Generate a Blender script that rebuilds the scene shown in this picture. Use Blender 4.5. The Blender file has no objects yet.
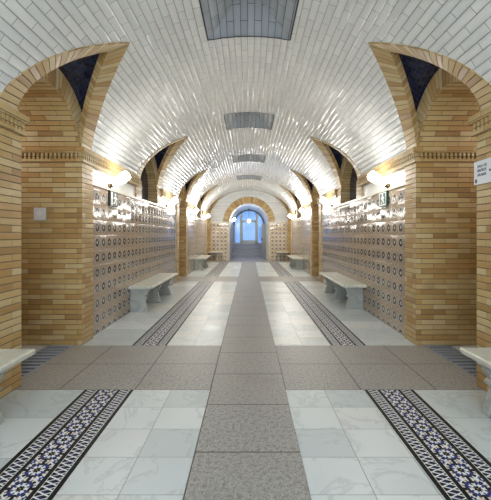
import bpy, bmesh, math
from math import sin, cos, pi, sqrt, atan2, radians
from mathutils import Vector, Matrix

COL = bpy.context.scene.collection
SC = bpy.context.scene

# ------------------------------------------------------------------ node expression helper
class E:
    def __init__(s, nt, sock): s.nt = nt; s.s = sock
    def op(s, o, *a):
        n = s.nt.nodes.new('ShaderNodeMath'); n.operation = o
        for i, v in enumerate((s,) + a):
            if isinstance(v, E): s.nt.links.new(v.s, n.inputs[i])
            else: n.inputs[i].default_value = float(v)
        return E(s.nt, n.outputs[0])
    def __add__(s, b): return s.op('ADD', b)
    __radd__ = __add__
    def __sub__(s, b): return s.op('SUBTRACT', b)
    def __rsub__(s, b): return (s * -1.0) + b
    def __mul__(s, b): return s.op('MULTIPLY', b)
    __rmul__ = __mul__
    def __truediv__(s, b): return s.op('DIVIDE', b)
    def floor(s): return s.op('FLOOR')
    def fract(s): return s.op('FRACT')
    def mod(s, b): return s.op('FLOORED_MODULO', b)
    def abs(s): return s.op('ABSOLUTE')
    def min(s, b): return s.op('MINIMUM', b)
    def max(s, b): return s.op('MAXIMUM', b)
    def lt(s, b): return s.op('LESS_THAN', b)
    def gt(s, b): return s.op('GREATER_THAN', b)
    def cos(s): return s.op('COSINE')
    def sqrt(s): return s.op('SQRT')
    def atan2(s, b): return s.op('ARCTAN2', b)
    def ss(s, a, b):
        n = s.nt.nodes.new('ShaderNodeMapRange'); n.interpolation_type = 'SMOOTHSTEP'
        s.nt.links.new(s.s, n.inputs[0]); n.inputs[1].default_value = a; n.inputs[2].default_value = b
        return E(s.nt, n.outputs[0])
    def lerp(s, a, b):
        n = s.nt.nodes.new('ShaderNodeMapRange'); s.nt.links.new(s.s, n.inputs[0])
        n.inputs[3].default_value = a; n.inputs[4].default_value = b
        return E(s.nt, n.outputs[0])

class MAT:
    def __init__(s, name):
        s.m = bpy.data.materials.new(name); s.m.use_nodes = True
        s.nt = s.m.node_tree; s.b = s.nt.nodes['Principled BSDF']
    def uv(s):
        n = s.nt.nodes.new('ShaderNodeUVMap'); n.uv_map = 'UVMap'
        x = s.nt.nodes.new('ShaderNodeSeparateXYZ'); s.nt.links.new(n.outputs[0], x.inputs[0])
        return E(s.nt, x.outputs[0]), E(s.nt, x.outputs[1])
    def vec(s, *c):
        n = s.nt.nodes.new('ShaderNodeCombineXYZ')
        for i, v in enumerate(c):
            if isinstance(v, E): s.nt.links.new(v.s, n.inputs[i])
            else: n.inputs[i].default_value = v
        return n.outputs[0]
    def rand(s, a, b, seed=0.0):
        n = s.nt.nodes.new('ShaderNodeTexWhiteNoise'); n.noise_dimensions = '3D'
        s.nt.links.new(s.vec(a, b, seed), n.inputs['Vector'])
        x = s.nt.nodes.new('ShaderNodeSeparateColor'); s.nt.links.new(n.outputs['Color'], x.inputs[0])
        return [E(s.nt, o) for o in x.outputs]
    def noise(s, vec, scale, detail=3.0, rough=0.55, dist=0.0):
        n = s.nt.nodes.new('ShaderNodeTexNoise')
        s.nt.links.new(vec, n.inputs['Vector'])
        n.inputs['Scale'].default_value = scale; n.inputs['Detail'].default_value = detail
        n.inputs['Roughness'].default_value = rough; n.inputs['Distortion'].default_value = dist
        return E(s.nt, n.outputs[0])
    def obj(s):
        n = s.nt.nodes.new('ShaderNodeTexCoord'); return n.outputs['Object']
    def ramp(s, f, stops, const=False):
        n = s.nt.nodes.new('ShaderNodeValToRGB'); r = n.color_ramp
        if const: r.interpolation = 'CONSTANT'
        while len(r.elements) < len(stops): r.elements.new(0.5)
        for e, (p, c) in zip(r.elements, stops): e.position = p; e.color = (*c, 1)
        s.nt.links.new(f.s, n.inputs[0]); return n.outputs[0]
    def mix(s, f, a, b, mode='MIX'):
        n = s.nt.nodes.new('ShaderNodeMix'); n.data_type = 'RGBA'; n.blend_type = mode
        for v, i in ((f, 0), (a, 6), (b, 7)):
            if isinstance(v, E): s.nt.links.new(v.s, n.inputs[i])
            elif isinstance(v, tuple): n.inputs[i].default_value = (*v, 1)
            elif isinstance(v, (int, float)): n.inputs[i].default_value = v
            else: s.nt.links.new(v, n.inputs[i])
        return n.outputs[2]
    def color(s, c):
        if isinstance(c, tuple): s.b.inputs['Base Color'].default_value = (*c, 1)
        else: s.nt.links.new(c, s.b.inputs['Base Color'])
    def rough(s, r):
        if isinstance(r, E): s.nt.links.new(r.s, s.b.inputs['Roughness'])
        else: s.b.inputs['Roughness'].default_value = r
    def bump(s, h, strength=1.0):
        n = s.nt.nodes.new('ShaderNodeBump'); n.inputs['Distance'].default_value = 1.0
        n.inputs['Strength'].default_value = strength
        s.nt.links.new(h.s, n.inputs['Height']); s.nt.links.new(n.outputs[0], s.b.inputs['Normal'])
    def bricks(s, u, v, w, h, joint, off=0.5):
        row = (v / h).floor(); uo = u / w + row.mod(2.0) * off
        col = uo.floor(); fu = uo.fract(); fv = (v / h).fract()
        d = (fu.min(1.0 - fu) * w).min(fv.min(1.0 - fv) * h)
        return dict(fu=fu, fv=fv, d=d, dv=fv.min(1.0 - fv) * h, mask=d.lt(joint / 2), r=s.rand(col, row), row=row, col=col)

def simple(name, c, rough=0.5, metal=0.0, emit=None, es=1.0):
    m = MAT(name); m.color(c); m.rough(rough); m.b.inputs['Metallic'].default_value = metal
    if emit:
        m.b.inputs['Emission Color'].default_value = (*emit, 1); m.b.inputs['Emission Strength'].default_value = es
    return m.m

# ------------------------------------------------------------------ materials
def brick_mat(name, w=0.29, h=0.06, tint=1.0, solid=False):
    m = MAT(name); u, v = m.uv()
    b = m.bricks(u, v, w, h, 0.0075, 0.5)
    base = m.ramp(b['r'][0], [(0.0, (.33, .195, .065)), (.15, (.50, .29, .09)), (.4, (.53, .365, .145)), (.62, (.59, .43, .185)),
                              (.82, (.63, .48, .235)), (1.0, (.69, .56, .31))])
    n1 = m.noise(m.vec(u, v, b['r'][1] * 9.0), 9.0, 4.0)
    base = m.mix(n1.lerp(.05, .5), base, (.36, .22, .09), 'MIX')
    n2 = m.noise(m.vec(u * 0.6, v * 1.6, 3.0), 3.0, 3.0)
    base = m.mix(n2.ss(.52, .8) * 0.5, base, (.22, .125, .05))
    m.color(m.mix(b['mask'] * b['dv'].lt(.004).lerp(.4, .9), base, (.14, .085, .04)))
    m.rough(b['r'][1].lerp(.34, .6))
    m.bump(b['d'].ss(0.0, .007) * .004 + n1 * .0015 + (b['fv'] - .5) * (b['r'][2] - .5) * .004)
    return m.m
M = {}
M['brick'] = brick_mat('tan glazed roman brick')
M['voussoir'] = brick_mat('tan voussoir brick', 0.5, 0.07)

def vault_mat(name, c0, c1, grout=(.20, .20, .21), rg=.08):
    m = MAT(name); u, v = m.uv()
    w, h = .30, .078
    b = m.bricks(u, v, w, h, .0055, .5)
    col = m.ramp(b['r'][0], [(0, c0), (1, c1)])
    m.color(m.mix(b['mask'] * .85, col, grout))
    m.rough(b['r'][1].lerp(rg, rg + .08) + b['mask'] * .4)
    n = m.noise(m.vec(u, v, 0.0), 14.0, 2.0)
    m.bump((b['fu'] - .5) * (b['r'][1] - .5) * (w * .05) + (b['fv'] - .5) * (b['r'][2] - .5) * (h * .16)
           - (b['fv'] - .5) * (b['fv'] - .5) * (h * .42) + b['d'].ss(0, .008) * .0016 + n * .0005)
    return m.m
M['vault'] = vault_mat('white glazed vault tile', (.70, .72, .71), (.80, .81, .79))
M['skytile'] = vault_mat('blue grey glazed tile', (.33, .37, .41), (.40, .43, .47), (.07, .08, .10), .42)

def navy_mat():
    m = MAT('navy glazed mosaic'); u, v = m.uv()
    b = m.bricks(u, v, .05, .05, .006, 0.0)
    m.color(m.mix(b['mask'], m.ramp(b['r'][0], [(0, (.003, .004, .022)), (.8, (.006, .010, .05)), (1, (.014, .026, .09))]), (.03, .03, .05)))
    m.rough(.15)
    m.bump((b['fu'] - .5) * (b['r'][1] - .5) * .006 + (b['fv'] - .5) * (b['r'][2] - .5) * .006)
    return m.m
M['navy'] = navy_mat()

def tile_mat(name='patterned glazed wall tile', base=(.57, .51, .395), lt_=(.34, .21, .115), kc=(.04, .04, .075), rc=(.014, .018, .038)):
    # patterned wall tile: 20 cm repeat, blue rosette in a tan lattice
    m = MAT(name); u, v = m.uv()
    P = .2
    p = (u / P + .5).fract() - .5; q = (v / P + .5).fract() - .5
    r = (p * p + q * q).sqrt(); th = q.atan2(p)
    c8 = (th * 8.0).cos(); c4 = (th * 4.0).cos()
    rr = m.rand((u / P + .5).floor(), (v / P + .5).floor())
    # tan lattice
    fa = ((p + q) * 6.0 + .5).fract() - .5; fb = ((p - q) * 6.0 + .5).fract() - .5
    lat = fa.abs().lt(.2).max(fb.abs().lt(.2))
    col = m.mix(lat * .85, base, lt_)
    kn = fa.abs().lt(.22) * fb.abs().lt(.22)
    col = m.mix(kn * .9, col, kc)
    # rosette at cell centre
    ro = r * (1.0 + c8 * .10)
    col = m.mix(ro.lt(.30), col, (.62, .57, .50))
    col = m.mix(ro.lt(.272), col, rc)
    col = m.mix((r * (1.0 + c8 * .22)).lt(.105), col, (.62, .60, .56))
    col = m.mix((r * (1.0 + c4 * .2)).lt(.045), col, (.30, .17, .08))
    # small star at cell corner
    p2 = (u / P).fract() - .5; q2 = (v / P).fract() - .5
    r2 = (p2 * p2 + q2 * q2).sqrt(); c82 = (q2.atan2(p2) * 8.0).cos()
    col = m.mix((r2 * (1.0 + c82 * .18)).lt(.15), col, (.44, .25, .13))
    col = m.mix((r2 * (1.0 + c82 * .18)).lt(.07), col, (.60, .55, .47))
    g = m.bricks(u + .1, v + .1, P, P, .003, 0.0)
    col = m.mix(g['mask'] * .6, col, (.30, .25, .20))
    m.color(m.mix(rr[0].lerp(0, .18), col, (.25, .2, .15)))
    m.rough(rr[1].lerp(.06, .13))
    n = m.noise(m.vec(u, v, 0.0), 16.0, 2.0)
    m.bump((g['fu'] - .5) * (g['r'][1] - .5) * .007 + (g['fv'] - .5) * (g['r'][2] - .5) * .018 - (g['fv'] - .5) * (g['fv'] - .5) * .012 + n * .0022 + g['d'].ss(0, .006) * .001)
    return m.m
M['tile'] = tile_mat()
M['endtile'] = tile_mat('cream and brown patterned wall tile', (.76, .68, .52), (.62, .48, .30), (.45, .33, .2), (.10, .06, .035))

def marble_mat(name, w, h, off, warm=0.0, joint=.003):
    m = MAT(name); u, v = m.uv()
    b = m.bricks(u, v, w, h, joint, off)
    vec = m.vec(u, v * .8, b['r'][1] * 20.0)
    n = m.noise(vec, 2.2, 6.0, .62, 1.4)
    vein = 1.0 - (n - .5).abs().ss(0.0, .035)
    big = m.noise(vec, 1.1, 3.0, .5, .6)
    base = m.ramp(b['r'][0], [(0, (.52, .57, .565)), (.3, (.66, .70, .68)), (.6, (.73, .755, .745)), (.85, (.78, .775, .71)), (1, (.60, .63, .68))])
    base = m.mix(big.ss(.35, .75) * .5, base, (.55, .60, .61))
    base = m.mix(vein * .28, base, (.30, .32, .31))
    base = m.mix(m.noise(vec, .9, 2.0).ss(.6, .8) * .35, base, (.62, .54, .38))
    m.color(m.mix(b['mask'] * .9, base, (.13, .13, .11)))
    m.rough(big.lerp(.26, .42))
    m.bump(b['d'].ss(0, .004) * .0012 + n * .0006)
    return m.m
M['marble'] = marble_mat('pale grey marble tile', .326, .296, 0.0)
M['marble_slab'] = marble_mat('pale grey marble slab', .622, .45, 0.0)

def bench_marble(name, k):
    m = MAT(name); o = m.obj()
    n = m.noise(o, 3.0, 6.0, .6, 1.2); big = m.noise(o, 1.5, 2.0)
    base = m.ramp(n, [(0, (.36, .37, .35)), (.42, (.50, .51, .47)), (.5, (.40, .41, .39)), (.56, (.56, .56, .51)), (1, (.62, .61, .55))])
    m.color(m.mix(1.0, m.mix(big.ss(.4, .7) * .35, base, (.50, .47, .38)), k, 'MULTIPLY')); m.rough(.38); m.bump(n * .001)
    return m.m
M['bench'] = bench_marble('cream veined bench marble', (1.28, 1.26, 1.18))
M['leg'] = bench_marble('grey veined bench marble', (.80, .82, .84))

def granite_mat():
    m = MAT('speckled grey brown granite'); u, v = m.uv()
    b = m.bricks(u, v, .636, .588, .011, 0.0)
    o = m.vec(u, v, 0.0)
    n = m.noise(o, 95.0, 3.0, .75); n2 = m.noise(o, 60.0, 3.0); n3 = m.noise(o, 2.0, 3.0)
    base = m.ramp(n, [(.25, (.09, .086, .08)), (.43, (.275, .265, .245)), (.55, (.41, .395, .365)), (.75, (.62, .60, .56))])
    base = m.mix(n2.ss(.4, .7) * .35, base, (.23, .21, .18))
    n4 = m.noise(o, 38.0, 2.0, .7)
    base = m.mix(n4.ss(.5, .62) * .5, base, (.13, .12, .10)); base = m.mix(n4.ss(.48, .36) * .35, base, (.46, .43, .38))
    base = m.mix(b['r'][0].lerp(0, .35), base, (.34, .315, .275))
    base = m.mix(n3.ss(.5, .75) * .25, base, (.20, .18, .15))
    m.color(m.mix(b['mask'] * .8, base, (.035, .032, .028))); m.rough(n2.lerp(.3, .5))
    m.bump(b['d'].ss(0, .006) * .002 + n * .0008)
    return m.m
M['granite'] = granite_mat()

def mosaic_mat():
    # u: across the strip 0..0.411, v: along
    m = MAT('blue and white star mosaic'); u, v = m.uv()
    blk = (.007, .007, .008); wht = (.80, .81, .80); blu = (.025, .04, .20)
    W = .411; A0, A1 = .028, .108; B0, B1 = .134, .277; C0, C1 = .303, .383
    # star band
    P = .143
    p = (u - (B0 + B1) / 2) / P; q = (v / P).fract() - .5
    r = (p * p + q * q).sqrt(); th = q.atan2(p); c8 = (th * 8.0).cos(); c16 = (th * 8.0 + pi).cos()
    q2 = ((v / P + .5).fract() - .5); p2 = p.abs() - .5
    r2 = (p2 * p2 + q2 * q2).sqrt(); c82 = (q2.atan2(p2) * 8.0).cos()
    col = m.mix(0.0, wht, wht)
    ring = (r + c8 * .022)
    col = m.mix(ring.gt(.30) * ring.lt(.40), col, blu)
    arms = c16.gt(.35) * r.gt(.20) * r.lt(.33)
    col = m.mix(arms, col, blu)
    arms2 = c8.gt(.3) * r.gt(.38) * r.lt(.50)
    col = m.mix(arms2, col, blk)
    col = m.mix(c16.gt(.75) * r.gt(.42) * r.lt(.5), col, (.45, .27, .10))
    col = m.mix(ring.gt(.30) * ring.lt(.40) * (th * 4.0).cos().gt(.2), col, blk)
    col = m.mix((r + c8 * .03).lt(.14), col, blk)
    col = m.mix(r.lt(.028), col, (.50, .33, .12))
    col = m.mix((r2 + c82 * .03).lt(.20), col, wht)
    col = m.mix((r2 + c82 * .03).lt(.15), col, blu)
    col = m.mix(r2.lt(.06), col, wht)
    # plaited side bands
    def plait(a0, a1):
        s_ = (u - a0) / (a1 - a0)
        k = .037
        f1 = (v / k + s_ * 1.0).fract(); f2 = (v / k - s_ * 1.0 + .25).fract()
        w1 = f1.gt(.76); w2 = f2.gt(.80)
        line = w1.max(w2)
        c = m.mix(line, blk, wht)
        c = m.mix((1.0 - line) * (s_ - .5).abs().lt(.13) * ((v / k * 2.0).fract().lt(.5)), c, blu)
        c = m.mix((s_ - .5).abs().gt(.455), c, wht)
        return c
    inA = u.gt(A0) * u.lt(A1); inB = u.gt(B0) * u.lt(B1); inC = u.gt(C0) * u.lt(C1)
    out = m.mix(inB, blk, col)
    out = m.mix(inA, out, plait(A0, A1))
    out = m.mix(inC, out, plait(C0, C1))
    j = (v / .286).fract(); jm = (j.min(1.0 - j)).lt(.006)
    out = m.mix(jm * .6, out, (.05, .05, .05))
    m.color(out); m.rough(.42); m.b.inputs['Specular IOR Level'].default_value = .16
    n = m.noise(m.vec(u, v, 0.0), 80.0, 2.0); m.bump(n * .0012)
    return m.m
M['mosaic'] = mosaic_mat()

M['cream'] = simple('cream glazed trim', (.58, .52, .39), .3)
M['plaster'] = simple('white glazed strip', (.72, .71, .66), .25)
M['steel'] = simple('dark blued steel', (.34, .38, .46), .35, .2)
M['pit'] = simple('dark drain pit', (.03, .03, .035), .8)
M['bronze'] = simple('dark bronze', (.13, .085, .04), .4, .7)
M['shade'] = simple('lit opal glass shade', (.9, .87, .8), .4, 0, (1.0, .965, .90), 17.0)
M['globe'] = simple('lit opal globe', (.9, .9, .9), .4, 0, (.85, .92, 1.0), 1.0)
M['white_metal'] = simple('white enamelled metal', (.66, .68, .70), .35)
M['sign_white'] = simple('white sign panel', (.74, .77, .80), .3)
M['ink'] = simple('dark blue lettering', (.02, .03, .10), .4)
M['green'] = simple('dark green sign panel', (.012, .055, .035), .35)
M['black'] = simple('near black sign panel', (.016, .022, .020), .35)
M['pict'] = simple('white pictogram', (.80, .84, .78), .4)
M['frame'] = simple('pale painted window frame', (.70, .72, .66), .45)
M['greymetal'] = simple('grey painted door leaf', (.36, .38, .38), .4)
M['render'] = simple('pale lilac grey wall paint', (.50, .50, .57), .6)
M['lobbystone'] = simple('lilac grey lobby stone', (.36, .37, .43), .3)
M['darkframe'] = simple('slate blue arch frame', (.16, .19, .26), .45)
def pane_mat():
    m = MAT('daylit blue glass'); o = m.obj()
    n = m.noise(o, 1.6, 3.0)
    c = m.ramp(n, [(.3, (.13, .33, .80)), (.52, (.20, .42, .88)), (.75, (.40, .62, .95))])
    m.color((.1, .2, .4)); m.rough(.1)
    m.nt.links.new(c, m.b.inputs['Emission Color']); m.b.inputs['Emission Strength'].default_value = .6
    return m.m
M['blueglass'] = pane_mat()

# ------------------------------------------------------------------ mesh builder
class MB:
    def __init__(s): s.v = []; s.f = []; s.uv = []; s.mi = []; s.sm = []
    def poly(s, pts, uv=None, mi=0, smooth=False):
        i0 = len(s.v); pts = [Vector(p) for p in pts]; s.v += pts
        s.f.append(list(range(i0, i0 + len(pts))))
        if uv is None:
            n = Vector((0, 0, 0))
            for a, b in zip(pts, pts[1:] + pts[:1]): n += a.cross(b)
            ax, ay, az = abs(n.x), abs(n.y), abs(n.z)
            if az >= ax and az >= ay: uv = [(p.x, p.y) for p in pts]
            elif ax >= ay: uv = [(p.y, p.z) for p in pts]
            else: uv = [(p.x, p.z) for p in pts]
        s.uv.append([tuple(c) for c in uv]); s.mi.append(mi); s.sm.append(smooth)
    def grid(s, P, UV, skip=None, smooth=True, mi=0):
        i0 = len(s.v); nr, nc = len(P), len(P[0])
        for r in P: s.v += [Vector(p) for p in r]
        for i in range(nr - 1):
            for j in range(nc - 1):
                if skip and skip(i, j): continue
                idx = [(i, j), (i, j + 1), (i + 1, j + 1), (i + 1, j)]
                s.f.append([i0 + a * nc + b for a, b in idx])
                s.uv.append([UV[a][b] for a, b in idx]); s.mi.append(mi); s.sm.append(smooth)
    def box(s, x0, x1, y0, y1, z0, z1, mi=0):
        x0, x1 = min(x0, x1), max(x0, x1); y0, y1 = min(y0, y1), max(y0, y1); z0, z1 = min(z0, z1), max(z0, z1)
        c = [(x, y, z) for z in (z0, z1) for y in (y0, y1) for x in (x0, x1)]
        for q in ((0, 2, 3, 1), (4, 5, 7, 6), (0, 1, 5, 4), (2, 6, 7, 3), (0, 4, 6, 2), (1, 3, 7, 5)):
            s.poly([c[i] for i in q], mi=mi)
    def prism(s, pts2, axis, a0, a1):
        def P(p, a):
            return (a, p[0], p[1]) if axis == 'x' else (p[0], a, p[1]) if axis == 'y' else (p[0], p[1], a)
        lo = [P(p, a0) for p in pts2]; hi = [P(p, a1) for p in pts2]; n = len(pts2)
        s.poly(lo[::-1]); s.poly(hi)
        for i in range(n):
            j = (i + 1) % n; s.poly([lo[i], lo[j], hi[j], hi[i]])
    def lathe(s, prof, o, d, n=24, smooth=True):
        o = Vector(o); d = Vector(d).normalized(); a = d.orthogonal().normalized(); b = d.cross(a)
        P = [[o + d * h + (a * cos(t) + b * sin(t)) * r for t in [2 * pi * k / n for k in range(n + 1)]] for r, h in prof]
        s.grid(P, [[(k / n, i * .1) for k in range(n + 1)] for i in range(len(prof))], smooth=smooth)
    def build(s, name, mats, parent=None, bevel=0.0, weld=False):
        me = bpy.data.meshes.new(name); me.from_pydata(s.v, [], s.f)
        ul = me.uv_layers.new(name='UVMap'); k = 0
        for uvs in s.uv:
            for c in uvs: ul.data[k].uv = c; k += 1
        for p, mi, sm in zip(me.polygons, s.mi, s.sm): p.material_index = mi; p.use_smooth = sm
        if not isinstance(mats, (list, tuple)): mats = [mats]
        for m in mats: me.materials.append(m)
        if weld or bevel:
            bm = bmesh.new(); bm.from_mesh(me)
            bmesh.ops.remove_doubles(bm, verts=bm.verts, dist=1e-5)
            bmesh.ops.recalc_face_normals(bm, faces=bm.faces)
            if bevel:
                es = [e for e in bm.edges if len(e.link_faces) == 2 and e.calc_face_angle(0) > .6]
                bmesh.ops.bevel(bm, geom=es, offset=bevel, segments=2, affect='EDGES', profile=.6)
            bm.to_mesh(me); bm.free()
        o = bpy.data.objects.new(name, me); COL.objects.link(o)
        if parent: o.parent = parent; o.matrix_parent_inverse = parent.matrix_world.inverted() if False else Matrix()
        return o

def empty(name, loc=(0, 0, 0), rz=0.0):
    o = bpy.data.objects.new(name, None); o.empty_display_size = .1; COL.objects.link(o)
    o.location = loc; o.rotation_euler = (0, 0, rz); return o
def tag(o, label=None, cat=None, group=None, kind=None):
    if label: o['label'] = label
    if cat: o['category'] = cat
    if group: o['group'] = group
    if kind: o['kind'] = kind
    return o
def struct(o, label, cat): return tag(o, label, cat, None, 'structure')
def copy_tree(o, parent=None):
    c = o.copy(); COL.objects.link(c)
    if parent: c.parent = parent
    for ch in list(o.children): copy_tree(ch, c)
    return c

# ------------------------------------------------------------------ dimensions
HW = 2.0                      # half width of the corridor
ZS, ZT = 2.27, 1.965          # vault spring, top of wall tile
YC0, PER = .15, 3.42          # first lunette centre and spacing (odd lunettes are real openings)
def yc(k): return YC0 + PER * k
XT, HL = 1.22, .84            # lunette tip, half width at the wall
RI = .55                      # inner radius of the side arches
YEND = 17.85
def zv(x):
    x = min(abs(x), HW)
    he = .97 + 1.33 * sqrt(max(0, 1 - (x / 2) ** 2)); hc = .13 + sqrt(4.708 - x * x)
    return 1.3 + .5 * (he + hc)
def wl(x): return max(0.0, (abs(x) - XT) / (HW - XT) * HL)
_arc = [(0.0, 0.0)]
for i in range(1, 401):
    x0, x1 = HW * (i - 1) / 400, HW * i / 400
    _arc.append((x1, _arc[-1][1] + sqrt((x1 - x0) ** 2 + (zv(x1) - zv(x0)) ** 2)))
def arc(x):
    a = _arc[min(400, int(round(abs(x) / HW * 400)))][1]
    return a if x >= 0 else -a
SKX, SKY = .475, .465

# ------------------------------------------------------------------ ceiling
ceil = empty('ceiling'); struct(ceil, 'white glazed tile barrel vault running the length of the corridor', 'ceiling')
xs = [0, .16, .32, SKX, .6, .75, .9, 1.05, XT] + [XT + (HW - XT) * (1 - (1 - i / 12) ** 1.35) for i in range(1, 13)]
for s in (0,):
    mb = MB()
    for k in range(-1, 6):
        y0, y1 = yc(k), yc(k + 1)
        us = [0, .4, .8, 1.2, 1.6, 2.0, 2.4, 2.8, 3.0]
        us = sorted({0, SKY, 1.0, 1.4, PER / 2, 2.02, 2.42, PER - SKY, PER})
        for sg in (-1, 1):
            P, U = [], []
            for x in xs:
                w = wl(x); rp, ru = [], []
                for u in us:
                    y = y0 + w + (PER - 2 * w) * u / PER
                    if k == 5: y = min(y0 + w + max(0, YEND + .02 - y0 - w) * u / PER, max(YEND + .02, y0 + w))
                    rp.append((sg * x, y, zv(x))); ru.append((y, arc(sg * x) + 10))
                P.append(rp); U.append(ru)
            nj = len(us) - 1
            def skip(i, j):
                if k == 5: return i < 3 and j < 3 and False
                return i < 3 and (j == 0 or j == nj - 1) and not (k == 4 and j == nj - 1)
            mb.grid(P, U, skip)
    o = mb.build('vault_surface', M['vault'], ceil)

# skylight recesses (shallow tiled pyramids along the crown)
where = ['large tiled grey skylight recess in the vault nearest the viewer, cut by the photo top',
         'second tiled grey skylight recess along the vault crown',
         'third tiled grey skylight recess along the vault crown',
         'smallest and furthest tiled grey skylight recess, near the far brick arch']
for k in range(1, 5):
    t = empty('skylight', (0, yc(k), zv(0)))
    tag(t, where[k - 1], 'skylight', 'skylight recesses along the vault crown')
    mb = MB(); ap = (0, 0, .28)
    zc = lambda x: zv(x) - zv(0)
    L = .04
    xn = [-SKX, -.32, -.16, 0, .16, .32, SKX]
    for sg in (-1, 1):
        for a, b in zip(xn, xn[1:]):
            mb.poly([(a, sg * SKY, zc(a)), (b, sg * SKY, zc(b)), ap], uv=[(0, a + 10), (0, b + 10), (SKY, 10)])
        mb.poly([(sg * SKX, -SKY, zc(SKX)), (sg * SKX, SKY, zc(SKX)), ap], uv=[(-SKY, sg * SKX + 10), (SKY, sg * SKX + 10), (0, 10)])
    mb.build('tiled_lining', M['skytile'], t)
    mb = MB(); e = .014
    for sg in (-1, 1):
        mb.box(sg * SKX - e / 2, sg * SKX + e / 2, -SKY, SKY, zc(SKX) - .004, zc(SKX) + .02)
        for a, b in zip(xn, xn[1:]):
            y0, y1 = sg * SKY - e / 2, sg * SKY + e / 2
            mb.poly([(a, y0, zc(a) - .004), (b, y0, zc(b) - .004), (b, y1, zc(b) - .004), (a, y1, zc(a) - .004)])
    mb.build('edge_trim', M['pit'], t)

# ------------------------------------------------------------------ side walls
side_name = {-1: 'left', 1: 'right'}
walls = {}
for s in (-1, 1):
    w = empty('wall_' + side_name[s]); walls[s] = w
    struct(w, 'patterned tile and tan brick wall along the %s side of the corridor' % side_name[s], 'wall')
    # --- lunettes
    for k in range(0, 6):
        c = yc(k); odd = k % 2 == 1
        N = 14
        # brick border band on the vault edge
        mb = MB()
        off = .165; a = math.atan2(HL, HW - XT)
        xi0 = XT + off / sin(a); sl = HL / (HW - XT)
        for sg in (-1, 1):
            Po, Uo = [], []
            L = 0; prev = None
            for i in range(N + 1):
                t = 1 - (1 - i / N) ** 1.5
                xo = XT + (HW - XT) * t; xi = xi0 + (HW - xi0) * t
                po = Vector((s * xo, c + sg * (xo - XT) * sl, zv(xo) - .015)); pi_ = Vector((s * xi, c + sg * (xi - xi0) * sl, zv(xi) + .055 * min(1, (1 - i / N) * 4)))
                if prev is not None: L += (po - prev).length
                prev = po
                lip = po + Vector((0, 0, .03))
                rise = pi_ + Vector((s * .04, -sg * .02, .06))
                Po.append([lip, po, pi_, rise]); Uo.append([(.23, L + .035), (.25, L + .035), (.42, L + .035), (.49, L + .035)])
            mb.grid(Po, Uo, smooth=False)
            if not odd:                                  # legs down to the wall ledge
                mb.box(s * (HW - .02), s * (HW + .25), c + sg * RI, c + sg * (HL + .005), ZT, ZS + .02)
        mb.build('brick_border', M['voussoir'], w)
        # arch ring
        mb = MB(); P, U = [], []
        for i in range(25):
            th = -pi / 2 + pi * i / 24
            P.append([(s * HW, c + r * sin(th), ZS + r * cos(th)) for r in (RI, .785)]); U.append([(.2, th * .7 + 5), (.45, th * .7 + 5)])
        mb.grid(P, U, smooth=False)
        mb.build('brick_arch_ring', M['voussoir'], w)
        # intrados
        xb = 3.9 if odd else 2.18
        mb = MB(); P, U = [], []
        for i in range(25):
            th = -pi / 2 + pi * i / 24
            row = [(s * x, c + RI * sin(th), ZS + RI * cos(th)) for x in (HW, HW + .09, xb)]
            P.append(row); U.append([(abs(p[0]), ZS + (pi / 2 - abs(th)) * RI) for p in row])
        mb.grid(P, U, smooth=True)
        mb.build('arch_intrados', M['brick'], w)
        # navy web above the arch ring
        mb = MB(); P, U = [], []; n = 24
        for i in range(n + 1):
            th = -pi / 2 + pi * i / n; t = 1 - abs(th) / (pi / 2); sg = -1 if th < 0 else 1
            x = HW - (HW - XT) * t
            A = Vector((s * HW, c + .785 * sin(th), ZS + .785 * cos(th)))
            B = Vector((s * x, c + sg * (x - XT) * sl, zv(x) + .085))
            P.append([A.lerp(B, q) for q in (0, .5, 1)]); U.append([(th * .7, (A - B).length * q) for q in (0, .5, 1)])
        mb.grid(P, U)
        if not odd:
            mb.poly([(s * xb, c - RI, ZT)] + [(s * xb, c + RI * sin(-pi / 2 + pi * i / 24), ZS + RI * cos(-pi / 2 + pi * i / 24)) for i in range(25)] + [(s * xb, c + RI, ZT)])
        mb.build('navy_tile_web', M['navy'], w)
    # --- piers, passage ends
    for k in (1, 3, 5):
        c = yc(k)
        for sg in (-1, 1):
            mb = MB(); mb.box(s * 1.97, s * 3.9, c + sg * RI, c + sg * HL, 0, 2.18)
            mb.box(s * 2.03, s * 3.9, c + sg * (RI + .06), c + sg * HL, 2.17, ZS + .03)
            mb.build('brick_pier', M['brick'], w, weld=False)
            # cornice round the pier
            mb = MB()
            ylen = (HL - RI) if k == 5 and sg > 0 else (PER - HL - RI)
            def crn(o, d, nn, L, a_=-1):
                o, d, nn = Vector(o), Vector(d), Vector(nn)
                def bx(a0, a1, b0, b1, z0, z1):
                    p = o + d * a0 + nn * b0; q = o + d * a1 + nn * b1
                    mb.box(p.x, q.x, p.y, q.y, z0, z1)
                bx(-.025 if a_ < 0 else a_, L, -.08, .022, 2.155, 2.195)
                bx(.04 if a_ < 0 else a_ + .03, L, -.08, -.04, 2.195, 2.265)
                bx(-.045 if a_ < 0 else a_, L, -.08, .045, 2.265, 2.33)
                m_ = int(L / .05)
                for i in range(m_): bx(i * .05 - .006, i * .05 + .021, -.045, .028 - (i == 0) * .001, 2.195, 2.265)
            crn((s * 1.97, c + sg * RI, 0), (0, sg, 0), (-s, 0, 0), ylen)
            crn((s * 1.97, c + sg * RI, 0), (s, 0, 0), (0, -sg, 0), 1.93, .08)
            mb.build('dentil_cornice', M['brick'], w)
        mb = MB(); mb.box(s * 3.9, s * 4.0, c - 1, c + 1, 0, 3.0); mb.build('passage_end', M['brick'], w)
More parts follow.
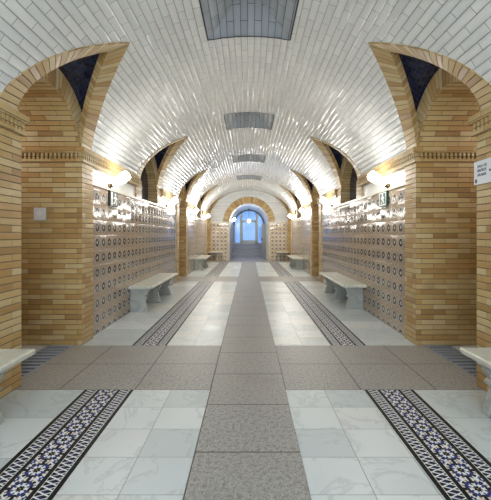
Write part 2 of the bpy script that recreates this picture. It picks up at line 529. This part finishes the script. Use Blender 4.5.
    # --- tiled panels
    for ks in (-1, 1, 3):
        y0, y1 = yc(ks) + HL, yc(ks + 2) - HL
        mb = MB(); mb.box(s * HW, s * 2.5, y0, y1, 0, ZT - .005); mb.build('tile_panel', M['tile'], w)
        mb = MB()
        mb.box(s * (HW - .018), s * (HW + .02), y0, y1, ZT - .03, ZT + .004)
        mb.box(s * (HW - .008), s * (HW + .02), y0, y0 + .03, 0, ZT - .03); mb.box(s * (HW - .008), s * (HW + .02), y1 - .03, y1, 0, ZT - .03)
        mb.build('panel_trim', M['cream'], w)
        mb = MB()
        mid = yc(ks + 1)
        mb.box(s * (HW + .005), s * 2.2, y0, mid - HL, ZT - .005, ZS + .05); mb.box(s * (HW + .005), s * 2.2, mid + HL, y1, ZT - .005, ZS + .05)
        mb.build('glazed_strip', M['plaster'], w)

# ------------------------------------------------------------------ end wall with brick arch
endw = empty('wall_end'); struct(endw, 'far end wall with patterned tile either side of a brick arch', 'wall')
RA, RO, ZA = 1.0, 1.33, 1.92
Y = YEND
mb = MB(); P, U = [], []
for i in range(33):
    th = pi * i / 32
    P.append([(r * cos(th), Y, ZA + r * sin(th)) for r in (RA, 1.6, 2.9)]); U.append([(p[0], p[2]) for p in P[-1]])
mb.grid(P, U, smooth=False)
mb.build('white_tile_face', M['vault'], endw)
mb = MB(); P, U = [], []
for i in range(41):
    th = pi * i / 40; c_, s_ = cos(th), sin(th)
    P.append([(RA * c_, Y + .2, ZA + RA * s_), (RA * c_, Y - .04, ZA + RA * s_), (RO * c_, Y - .04, ZA + RO * s_), (RO * c_, Y, ZA + RO * s_)])
    U.append([(.02, th * 1.1), (.18, th * 1.1), (.47, th * 1.1), (.49, th * 1.1)])
mb.grid(P, U, smooth=False)
mb.build('brick_arch', M['voussoir'], endw)
for s in (-1, 1):
    mb = MB(); mb.box(s * RA, s * 1.97, Y - .015, Y + .2, 0, ZA - .02); mb.build('tile_panel', M['endtile'], endw)
    mb = MB(); mb.box(s * (RA - .01), s * 1.97, Y - .05, Y + .1, ZA - .03, ZA + .05)
    mb.box(s * (RA - .005), s * (RA + .06), Y - .03, Y + .1, 0, ZA - .03); mb.build('panel_trim', M['cream'], endw)

# ------------------------------------------------------------------ far lobby beyond the arch
YB = 22.4
lob = empty('wall_lobby'); struct(lob, 'pale vaulted lobby beyond the far brick arch', 'wall')
mb = MB(); P, U = [], []
for i in range(33):
    th = pi * i / 32
    P.append([(RA * cos(th), y, ZA + RA * sin(th)) for y in (Y + .2, 20, YB)]); U.append([(p[1], th) for p in P[-1]])
mb.grid(P, U); mb.build('lobby_vault', M['plaster'], lob)
for s in (-1, 1):
    mb = MB(); mb.box(s * RA, s * 1.2, Y + .2, YB, 0, ZA + .01); mb.build('lobby_side', M['render'], lob)
mb = MB(); mb.box(-1.2, 1.2, YB, YB + .1, 0, 3.1); mb.build('lobby_back', M['render'], lob)
st = empty('trim_1', (0, 20.6, 0)); struct(st, 'pale marble steps below the blue window', 'steps')
for i in range(4):
    mb = MB(); mb.box(-RA + .001, RA - .001, .42 * i, YB - 20.6, .185 * i, .185 * (i + 1)); mb.build('step', M['lobbystone'], st, bevel=.008)
# window + glazed door
win = empty('window_1', (0, YB - .06, .74)); struct(win, 'arched blue glazed screen at the far end', 'window')
def arch_pts(x0, x1, z0, r, n=10):
    f = lambda x: ZA - .74 + sqrt(max(0, r * r - x * x))
    return [(x0, z0), (x1, z0)] + [(x1 + (x0 - x1) * i / n, f(x1 + (x0 - x1) * i / n)) for i in range(n + 1)]
for x0, x1 in ((-.9, -.58), (.58, .9)):
    mb = MB(); mb.prism(arch_pts(x0, x1, .07, .93), 'y', 0, .02); mb.build('pane', M['blueglass'], win)
mb = MB(); mb.prism(arch_pts(-.44, .44, 1.52, .93), 'y', 0, .02); mb.build('pane', M['blueglass'], win)
mb = MB()
for x in (-.52, .52): mb.box(x - .06, x + .06, -.05, .04, 0, 1.9)
mb.box(-.58, .58, -.045, .04, 1.42, 1.5); mb.box(-.99, .99, -.05, .04, 0, .07)
for x in (-.93, .93): mb.box(x - .035, x + .035, -.04, .04, .07, 1.2)
mb.build('window_frame', M['frame'], win)
mb = MB()
for i in range(24):
    a0, a1 = pi * i / 24, pi * (i + 1) / 24
    q = lambda r, a, y: (r * cos(a), y, ZA - .74 + r * sin(a))
    mb.poly([q(.91, a0, -.04), q(.91, a1, -.04), q(.995, a1, -.04), q(.995, a0, -.04)])
    mb.poly([q(.91, a0, -.04), q(.91, a1, -.04), q(.91, a1, .03), q(.91, a0, .03)])
mb.build('arch_frame', M['darkframe'], win)
dr = empty('door_1', (0, YB - .07, .81)); struct(dr, 'blue glazed door in the middle of the arched screen', 'door')
mb = MB(); mb.box(-.40, .40, 0, .02, .14, 1.31); mb.build('pane', M['blueglass'], dr)
mb = MB(); mb.box(-.46, -.39, -.03, .03, 0, 1.35); mb.box(.39, .46, -.03, .03, 0, 1.35); mb.box(-.46, .46, -.03, .03, 1.29, 1.35); mb.box(-.46, .46, -.03, .03, 0, .15)
mb.build('door_frame', M['frame'], dr)
# open grey door leaf on the right jamb
lf = empty('door_2', (.955, 18.25, 0), radians(15)); struct(lf, 'grey door leaf folded open against the right jamb of the far arch', 'door')
mb = MB(); mb.box(-.03, .03, 0, .9, .01, 1.9); mb.build('leaf', M['greymetal'], lf, bevel=.006)
mb = MB(); mb.box(-.04, .04, -.02, .02, .01, 1.95); mb.build('edge_post', M['frame'], lf)
mb = MB(); mb.box(-.09, -.03, .75, .78, 1.0, 1.15); mb.build('door_handle', M['bronze'], lf)
gl = empty('pendant_lamp', (0, 21.6, 2.16)); tag(gl, 'round white glowing globe lamp in front of the far blue door', 'lamp')
mb = MB(); mb.lathe([(.002, -.14)] + [(.14 * sin(pi * i / 12), -.14 * cos(pi * i / 12)) for i in range(1, 12)] + [(.002, .14)], (0, 0, 0), (0, 0, 1)); mb.build('globe', M['globe'], gl)
mb = MB(); mb.lathe([(.012, .13), (.012, .72), (.05, .74), (.05, .758)], (0, 0, 0), (0, 0, 1), 12); mb.build('rod', M['bronze'], gl)

# ------------------------------------------------------------------ floor
fl = empty('floor'); struct(fl, 'marble floor with granite walk and inlaid mosaic strips', 'floor')
XW, M0, M1 = .315, .967, 1.378
bands = [(yc(k) - .64, yc(k) + .535) for k in (-1, 1, 3)] + [(yc(5) - .6, Y + .0)]
mb = MB()
def rect(mb, x0, x1, y0, y1, ox=0, oy=0):
    pts = [(x0, y0, 0), (x1, y0, 0), (x1, y1, 0), (x0, y1, 0)]
    mb.poly(pts, uv=[(p[0] - ox, p[1] - oy) for p in pts])
rect(mb, -XW - .012, XW - .008, -6, YEND, -.325, .325)
for a, b in bands:
    for s in (-1, 1):
        rect(mb, min(s * XW - .01, s * 2.07), max(s * XW - .01, s * 2.07), a, b, s * XW - .01, a + .0)
mb.build('granite_walk', M['granite'], fl)
mm, ms = MB(), MB()
segs = list(zip([-6] + [b for a, b in bands], [a for a, b in bands] + [None]))[:-1]
stripl = []
for a, b in segs:
    for s in (-1, 1):
        rect(mm, min(s * XW - .01, s * M0), max(s * XW - .01, s * M0), a, b, s * XW - .01, b)
        rect(ms, min(s * M1, s * 2.5), max(s * M1, s * 2.5), a, b, s * M1, b)
        mo = MB(); x0, x1 = min(s * M0, s * M1), max(s * M0, s * M1); a_ = max(a, .6)
        mo.poly([(x0, a_, 0), (x1, a_, 0), (x1, b, 0), (x0, b, 0)], uv=[(0, a_), (.411, a_), (.411, b), (0, b)])
        if a_ > a: rect(ms, x0, x1, a, a_, 0, 0)
        if b > .6: mo.build('mosaic_strip', M['mosaic'], fl)
for k in (1, 3, 5):
    for s in (-1, 1):
        x0 = 2.35 if k == 1 else 2.07
        rect(ms, min(s * x0, s * 3.9), max(s * x0, s * 3.9), yc(k) - .65, yc(k) + .65)
        if k == 1:
            rect(ms, min(s * 2.07, s * 2.35), max(s * 2.07, s * 2.35), yc(k) - .65, yc(k) - .545)
mb = MB(); rect(mb, -RA, RA, YEND, YB); mb.build('lobby_paving', M['lobbystone'], fl)
mm.build('marble_tile', M['marble'], fl); ms.build('marble_slab', M['marble_slab'], fl)

# drain grates in the side openings
for s in (-1, 1):
    g = empty('floor_grate', (s * 2.21, yc(1), 0))
    tag(g, 'dark steel floor grate set across the %s side opening' % side_name[s], 'grate', 'floor grates at the side openings')
    mb = MB(); x, y = .14, .545
    for sg in (-1, 1):
        mb.box(sg * x - .008, sg * x + .008, -y, y, -.02, .004); mb.box(-x, x, sg * y - .008, sg * y + .008, -.02, .004)
    mb.build('grate_frame', M['steel'], g)
    mb = MB()
    for i in range(12):
        yy = -y + .05 + i * (2 * y - .10) / 11; mb.box(-x, x, yy - .023, yy + .023, -.02, .003)
    mb.build('grate_bars', M['steel'], g)
    mb = MB(); mb.poly([(-x, -y, -.06), (x, -y, -.06), (x, y, -.06), (-x, y, -.06)])
    for sg in (-1, 1):
        mb.poly([(sg * x, -y, -.06), (sg * x, y, -.06), (sg * x, y, 0), (sg * x, -y, 0)]); mb.poly([(-x, sg * y, -.06), (x, sg * y, -.06), (x, sg * y, 0), (-x, sg * y, 0)])
    mb.build('drain_pit', M['pit'], g)

# ------------------------------------------------------------------ benches
def make_bench():
    r = empty('marble_bench')
    mb = MB(); D, H, T = .405, .45, .045
    mb.prism([(0.003, H - T), (D - .012, H - T), (D, H - T + .012), (D, H - .01), (D - .012, H), (0.003, H)], 'y', -1.02, 1.02)
    mb.build('slab', M['bench'], r, bevel=.004)
    prof = [(.003, 0), (.30, 0), (.287, .06), (.262, .13), (.245, .185), (.250, .20), (.272, .215), (.285, .228), (.282, .243), (.262, .256), (.262, .268),
            (.285, .290), (.298, .310), (.295, .332), (.302, .345), (.325, .352), (.33, .405), (.003, .405)]
    for y in (-.90, -.06, .80):
        mb = MB(); mb.prism(prof, 'y', y - .035, y + .035); mb.build('leg', M['leg'], r, bevel=.004)
    return r
b0 = make_bench()
spots = [(-HW, 6.80, 0, 'grey marble bench against the left tiled wall below the exit sign'),
         (HW, 6.95, pi, 'grey marble bench against the right tiled wall below the green exit sign'),
         (-HW, 1.59, 0, 'marble bench end cut off at the left photo edge by the brick pier'),
         (HW, 1.62, pi, 'marble bench end cut off at the right photo edge under the white sign'),
         (-HW, 13.75, 0, 'distant marble bench by the second tiled panel of the left wall'),
         (HW, 13.75, pi, 'distant marble bench by the second tiled panel of the right wall'),
         (-2.40, 17.79, -pi / 2, 'furthest left bench standing against the end wall left of the arch'),
         (2.40, 17.79, -pi / 2, 'furthest right bench standing against the end wall right of the arch')]
for i, (x, y, rz, lab) in enumerate(spots):
    o = b0 if i == 0 else copy_tree(b0)
    o.location = (x, y, 0); o.rotation_euler = (0, 0, rz)
    tag(o, lab, 'bench', 'marble benches along the corridor')

# ------------------------------------------------------------------ wall lamps
def make_lamp():
    r = empty('wall_lamp')           # local: wall at x=0, corridor towards +x
    d = Vector((.30, 0, .21)).normalized()
    mb = MB(); o = Vector((.05, 0, .015))
    mb.lathe([(.016, .0), (.034, .025), (.052, .07), (.066, .13), (.073, .19), (.070, .235), (.058, .27), (.05, .275), (.045, .24), (.03, .06)], o, d, 28)
    mb.build('shade', M['shade'], r)
    mb = MB(); mb.lathe([(.001, -.005), (.045, -.005), (.045, .012), (.03, .02), (.014, .03), (.014, .06), (.001, .06)], (0, 0, .0), (1, 0, .25), 16)
    mb.lathe([(.001, -.03), (.024, -.03), (.026, .0), (.022, .03), (.001, .03)], o, d, 16)
    mb.build('bracket', M['bronze'], r)
    return r
l0 = make_lamp()
LY = [(-1.84, None), (1.56, None), (5.0, 'nearest'), (8.4, 'second'), (11.84, 'third'), (15.24, 'furthest')]
desc = {'nearest': 'large glowing uplight sconce nearest the viewer on the %s wall above the exit sign',
        'second': 'glowing uplight sconce at the far end of the first tiled panel on the %s wall',
        'third': 'small glowing sconce at the start of the second tiled panel on the %s wall',
        'furthest': 'tiny furthest glowing sconce on the %s wall near the end arch'}
first = True
LP = 8.3; LE = {-1.84: .9, 1.56: .9, 5.0: 1.0, 8.4: 1.5, 11.84: 2.5, 15.24: 4.4}
for s in (-1, 1):
    for y, which in LY:
        if which:
            o = l0 if first else copy_tree(l0); first = False
            o.location = (s * (HW + .004), y, 2.0); o.rotation_euler = (0, 0, 0 if s < 0 else pi)
            tag(o, desc[which] % side_name[s], 'lamp', 'wall sconces along the corridor')
        li = bpy.data.lights.new('sconce_light', 'POINT'); li.energy = LP * LE[y]; li.shadow_soft_size = .2; li.color = (1.0, .975, .925)
        lo = bpy.data.objects.new('sconce_light', li); COL.objects.link(lo); lo.location = (s * 1.48, y, 2.22)
for x, y, z, e, cc in ((-.75, 18.5, 2.25, 11, (1, .96, .9)), (0, 21.3, 2.2, 5, (.88, .93, 1)), (-3.1, yc(1), 2.3, 8, (1, .96, .9)), (3.1, yc(1), 2.3, 8, (1, .96, .9)),
                       (-3.1, yc(3), 2.3, 8, (1, .96, .9)), (3.1, yc(3), 2.3, 8, (1, .96, .9)), (-3.1, yc(5), 2.3, 16, (1, .96, .9)), (3.1, yc(5), 2.3, 16, (1, .96, .9))):  # side passage entries are added fill lights, no lamp stands there
    li = bpy.data.lights.new('lobby_or_fill_light', 'POINT'); li.energy = e; li.shadow_soft_size = .35; li.color = cc
    lo = bpy.data.objects.new('lobby_or_fill_light', li); COL.objects.link(lo); lo.location = (x, y, z)
o = copy_tree(l0); o.location = (-RA + .005, 18.5, 2.0); o.rotation_euler = (0, 0, 0)
tag(o, 'glowing sconce just inside the far arch on its left jamb', 'lamp', 'wall sconces along the corridor')

# ------------------------------------------------------------------ signs and plate
def text_mesh(name, body, size, mat, parent, loc, ext=.0006):
    cu = bpy.data.curves.new(name, 'FONT'); cu.body = body; cu.size = size; cu.extrude = ext
    cu.align_x = 'LEFT'; cu.offset = size * .018
    to = bpy.data.objects.new(name, cu); COL.objects.link(to)
    dg = bpy.context.evaluated_depsgraph_get()
    me = bpy.data.meshes.new_from_object(to.evaluated_get(dg)); COL.objects.unlink(to); bpy.data.objects.remove(to)
    me.name = name; me.materials.clear(); me.materials.append(mat)
    ob = bpy.data.objects.new(name, me); COL.objects.link(ob); ob.parent = parent; ob.location = loc
    return ob
def on_wall(o, s, x, y, z):
    # local x: reading direction, local y: up, local z: out of the wall
    if s > 0: R = Matrix(((0, 0, -1), (-1, 0, 0), (0, 1, 0)))
    else: R = Matrix(((0, 0, 1), (1, 0, 0), (0, 1, 0)))
    o.matrix_world = Matrix.Translation((x, y, z)) @ R.to_4x4()
sg = empty('wall_sign'); on_wall(sg, 1, 1.969, 3.035, 1.83)
tag(sg, 'white wall sign with dark lettering on the right brick pier', 'sign')
mb = MB(); mb.box(0, .30, -.10, .10, 0, .012); mb.build('panel', M['sign_white'], sg, bevel=.002)
for i, (t, sz) in enumerate((('SALA DE', .031), ('BAÑOS', .034), ('ARABES', .032))):
    text_mesh('lettering', t, sz, M['ink'], sg, (.045, .043 - i * .037, .0125))
mb = MB()
ov = [(.028 + .012 * cos(2 * pi * i / 20), -.068 + .019 * sin(2 * pi * i / 20)) for i in range(20)]
mb.prism(ov, 'z', .012, .0135); mb.build('emblem', M['ink'], sg)
mb = MB(); mb.prism([(.185, .0), (.205, .012), (.205, .004), (.25, .004), (.25, -.004), (.205, -.004), (.205, -.012)], 'z', .012, .0135); mb.build('arrow', M['ink'], sg)

def circ(cx, cy, r, n=14): return [(cx + r * cos(2 * pi * i / n), cy + r * sin(2 * pi * i / n)) for i in range(n)]
ex = empty('exit_sign'); on_wall(ex, 1, 1.996, 5.28, 1.825)
tag(ex, 'dark green exit sign with white running figure on the right tiled wall', 'sign')
mb = MB(); mb.box(0, .29, -.11, .11, 0, .03); mb.build('panel', M['green'], ex, bevel=.003)
mb = MB(); z0, z1 = .0305, .033
mb.prism(circ(.14, .066, .020), 'z', z0, z1)
mb.prism([(.115, .04), (.165, .045), (.175, -.01), (.13, -.012)], 'z', z0, z1)
mb.prism([(.115, .04), (.085, .005), (.096, -.004), (.128, .028)], 'z', z0, z1); mb.prism([(.16, .045), (.205, .015), (.198, .002), (.158, .026)], 'z', z0, z1)
mb.prism([(.13, -.01), (.148, -.01), (.118, -.062), (.085, -.062), (.085, -.05), (.108, -.05)], 'z', z0, z1); mb.prism([(.152, -.01), (.176, -.01), (.205, -.062), (.187, -.062)], 'z', z0, z1)
mb.prism([(.05, -.075), (.24, -.075), (.24, -.09), (.05, -.09)], 'z', z0, z1)
for a, b, c, d in ((.02, .03, -.095, .095), (.26, .27, -.095, .095), (.03, .26, .085, .095)): mb.prism([(a, c), (b, c), (b, d), (a, d)], 'z', z0, z1)
mb.build('pictogram', M['pict'], ex)
ex = empty('exit_sign'); on_wall(ex, -1, -1.996, 4.95, 1.825)
tag(ex, 'black exit sign with white door bar and running figure on the left tiled wall', 'sign')
mb = MB(); mb.box(0, .29, -.11, .11, 0, .03); mb.build('panel', M['black'], ex, bevel=.003)
mb = MB()
mb.prism([(.03, -.095), (.075, -.095), (.075, .095), (.03, .095)], 'z', z0, z1)
mb.prism(circ(.185, .062, .020), 'z', z0, z1)
mb.prism([(.165, .035), (.21, .035), (.205, -.015), (.165, -.015)], 'z', z0, z1)
mb.prism([(.165, .035), (.11, .012), (.112, -.004), (.168, .012)], 'z', z0, z1); mb.prism([(.205, .035), (.25, .0), (.24, -.01), (.2, .015)], 'z', z0, z1)
mb.prism([(.165, -.015), (.188, -.015), (.155, -.07), (.10, -.07), (.10, -.056), (.142, -.056)], 'z', z0, z1); mb.prism([(.185, -.015), (.206, -.015), (.235, -.08), (.214, -.08)], 'z', z0, z1)
mb.build('pictogram', M['pict'], ex)

pl = empty('wall_plate', (-2.455, yc(1) + RI - .003, 1.545)); tag(pl, 'small square white plate on the left brick pier', 'plate')
mb = MB(); mb.box(-.068, .068, -.03, 0, -.075, .075); mb.build('housing', M['white_metal'], pl, bevel=.006)
mb = MB(); mb.prism([(.03 * cos(2 * pi * i / 20), .01 + .03 * sin(2 * pi * i / 20)) for i in range(20)], 'y', -.034, -.029); mb.build('boss', M['sign_white'], pl)

# ------------------------------------------------------------------ world, camera, view
wd = bpy.data.worlds.new('World'); SC.world = wd; wd.use_nodes = True
bg = wd.node_tree.nodes['Background']; bg.inputs[0].default_value = (.74, .87, 1.0, 1); bg.inputs[1].default_value = 4.0

F = 349.0
cam = bpy.data.cameras.new('Camera'); co = bpy.data.objects.new('Camera', cam); COL.objects.link(co)
co.location = (0, 0, 1.3); co.rotation_euler = (radians(90), 0, 0)
cam.sensor_fit = 'HORIZONTAL'; cam.sensor_width = 36; cam.lens = F / 491 * 36
cam.shift_x = -3.5 / 491; cam.shift_y = -15 / 491; cam.clip_start = .05
SC.camera = co
SC.view_settings.view_transform = 'Standard'; SC.view_settings.look = 'None'
SC.view_settings.gamma = 1; SC.view_settings.use_curve_mapping = False
SC.view_settings.exposure = 0.42
try:
    SC.cycles.max_bounces = 10; SC.cycles.diffuse_bounces = 5; SC.cycles.glossy_bounces = 5; SC.cycles.use_denoising = True
except Exception: pass
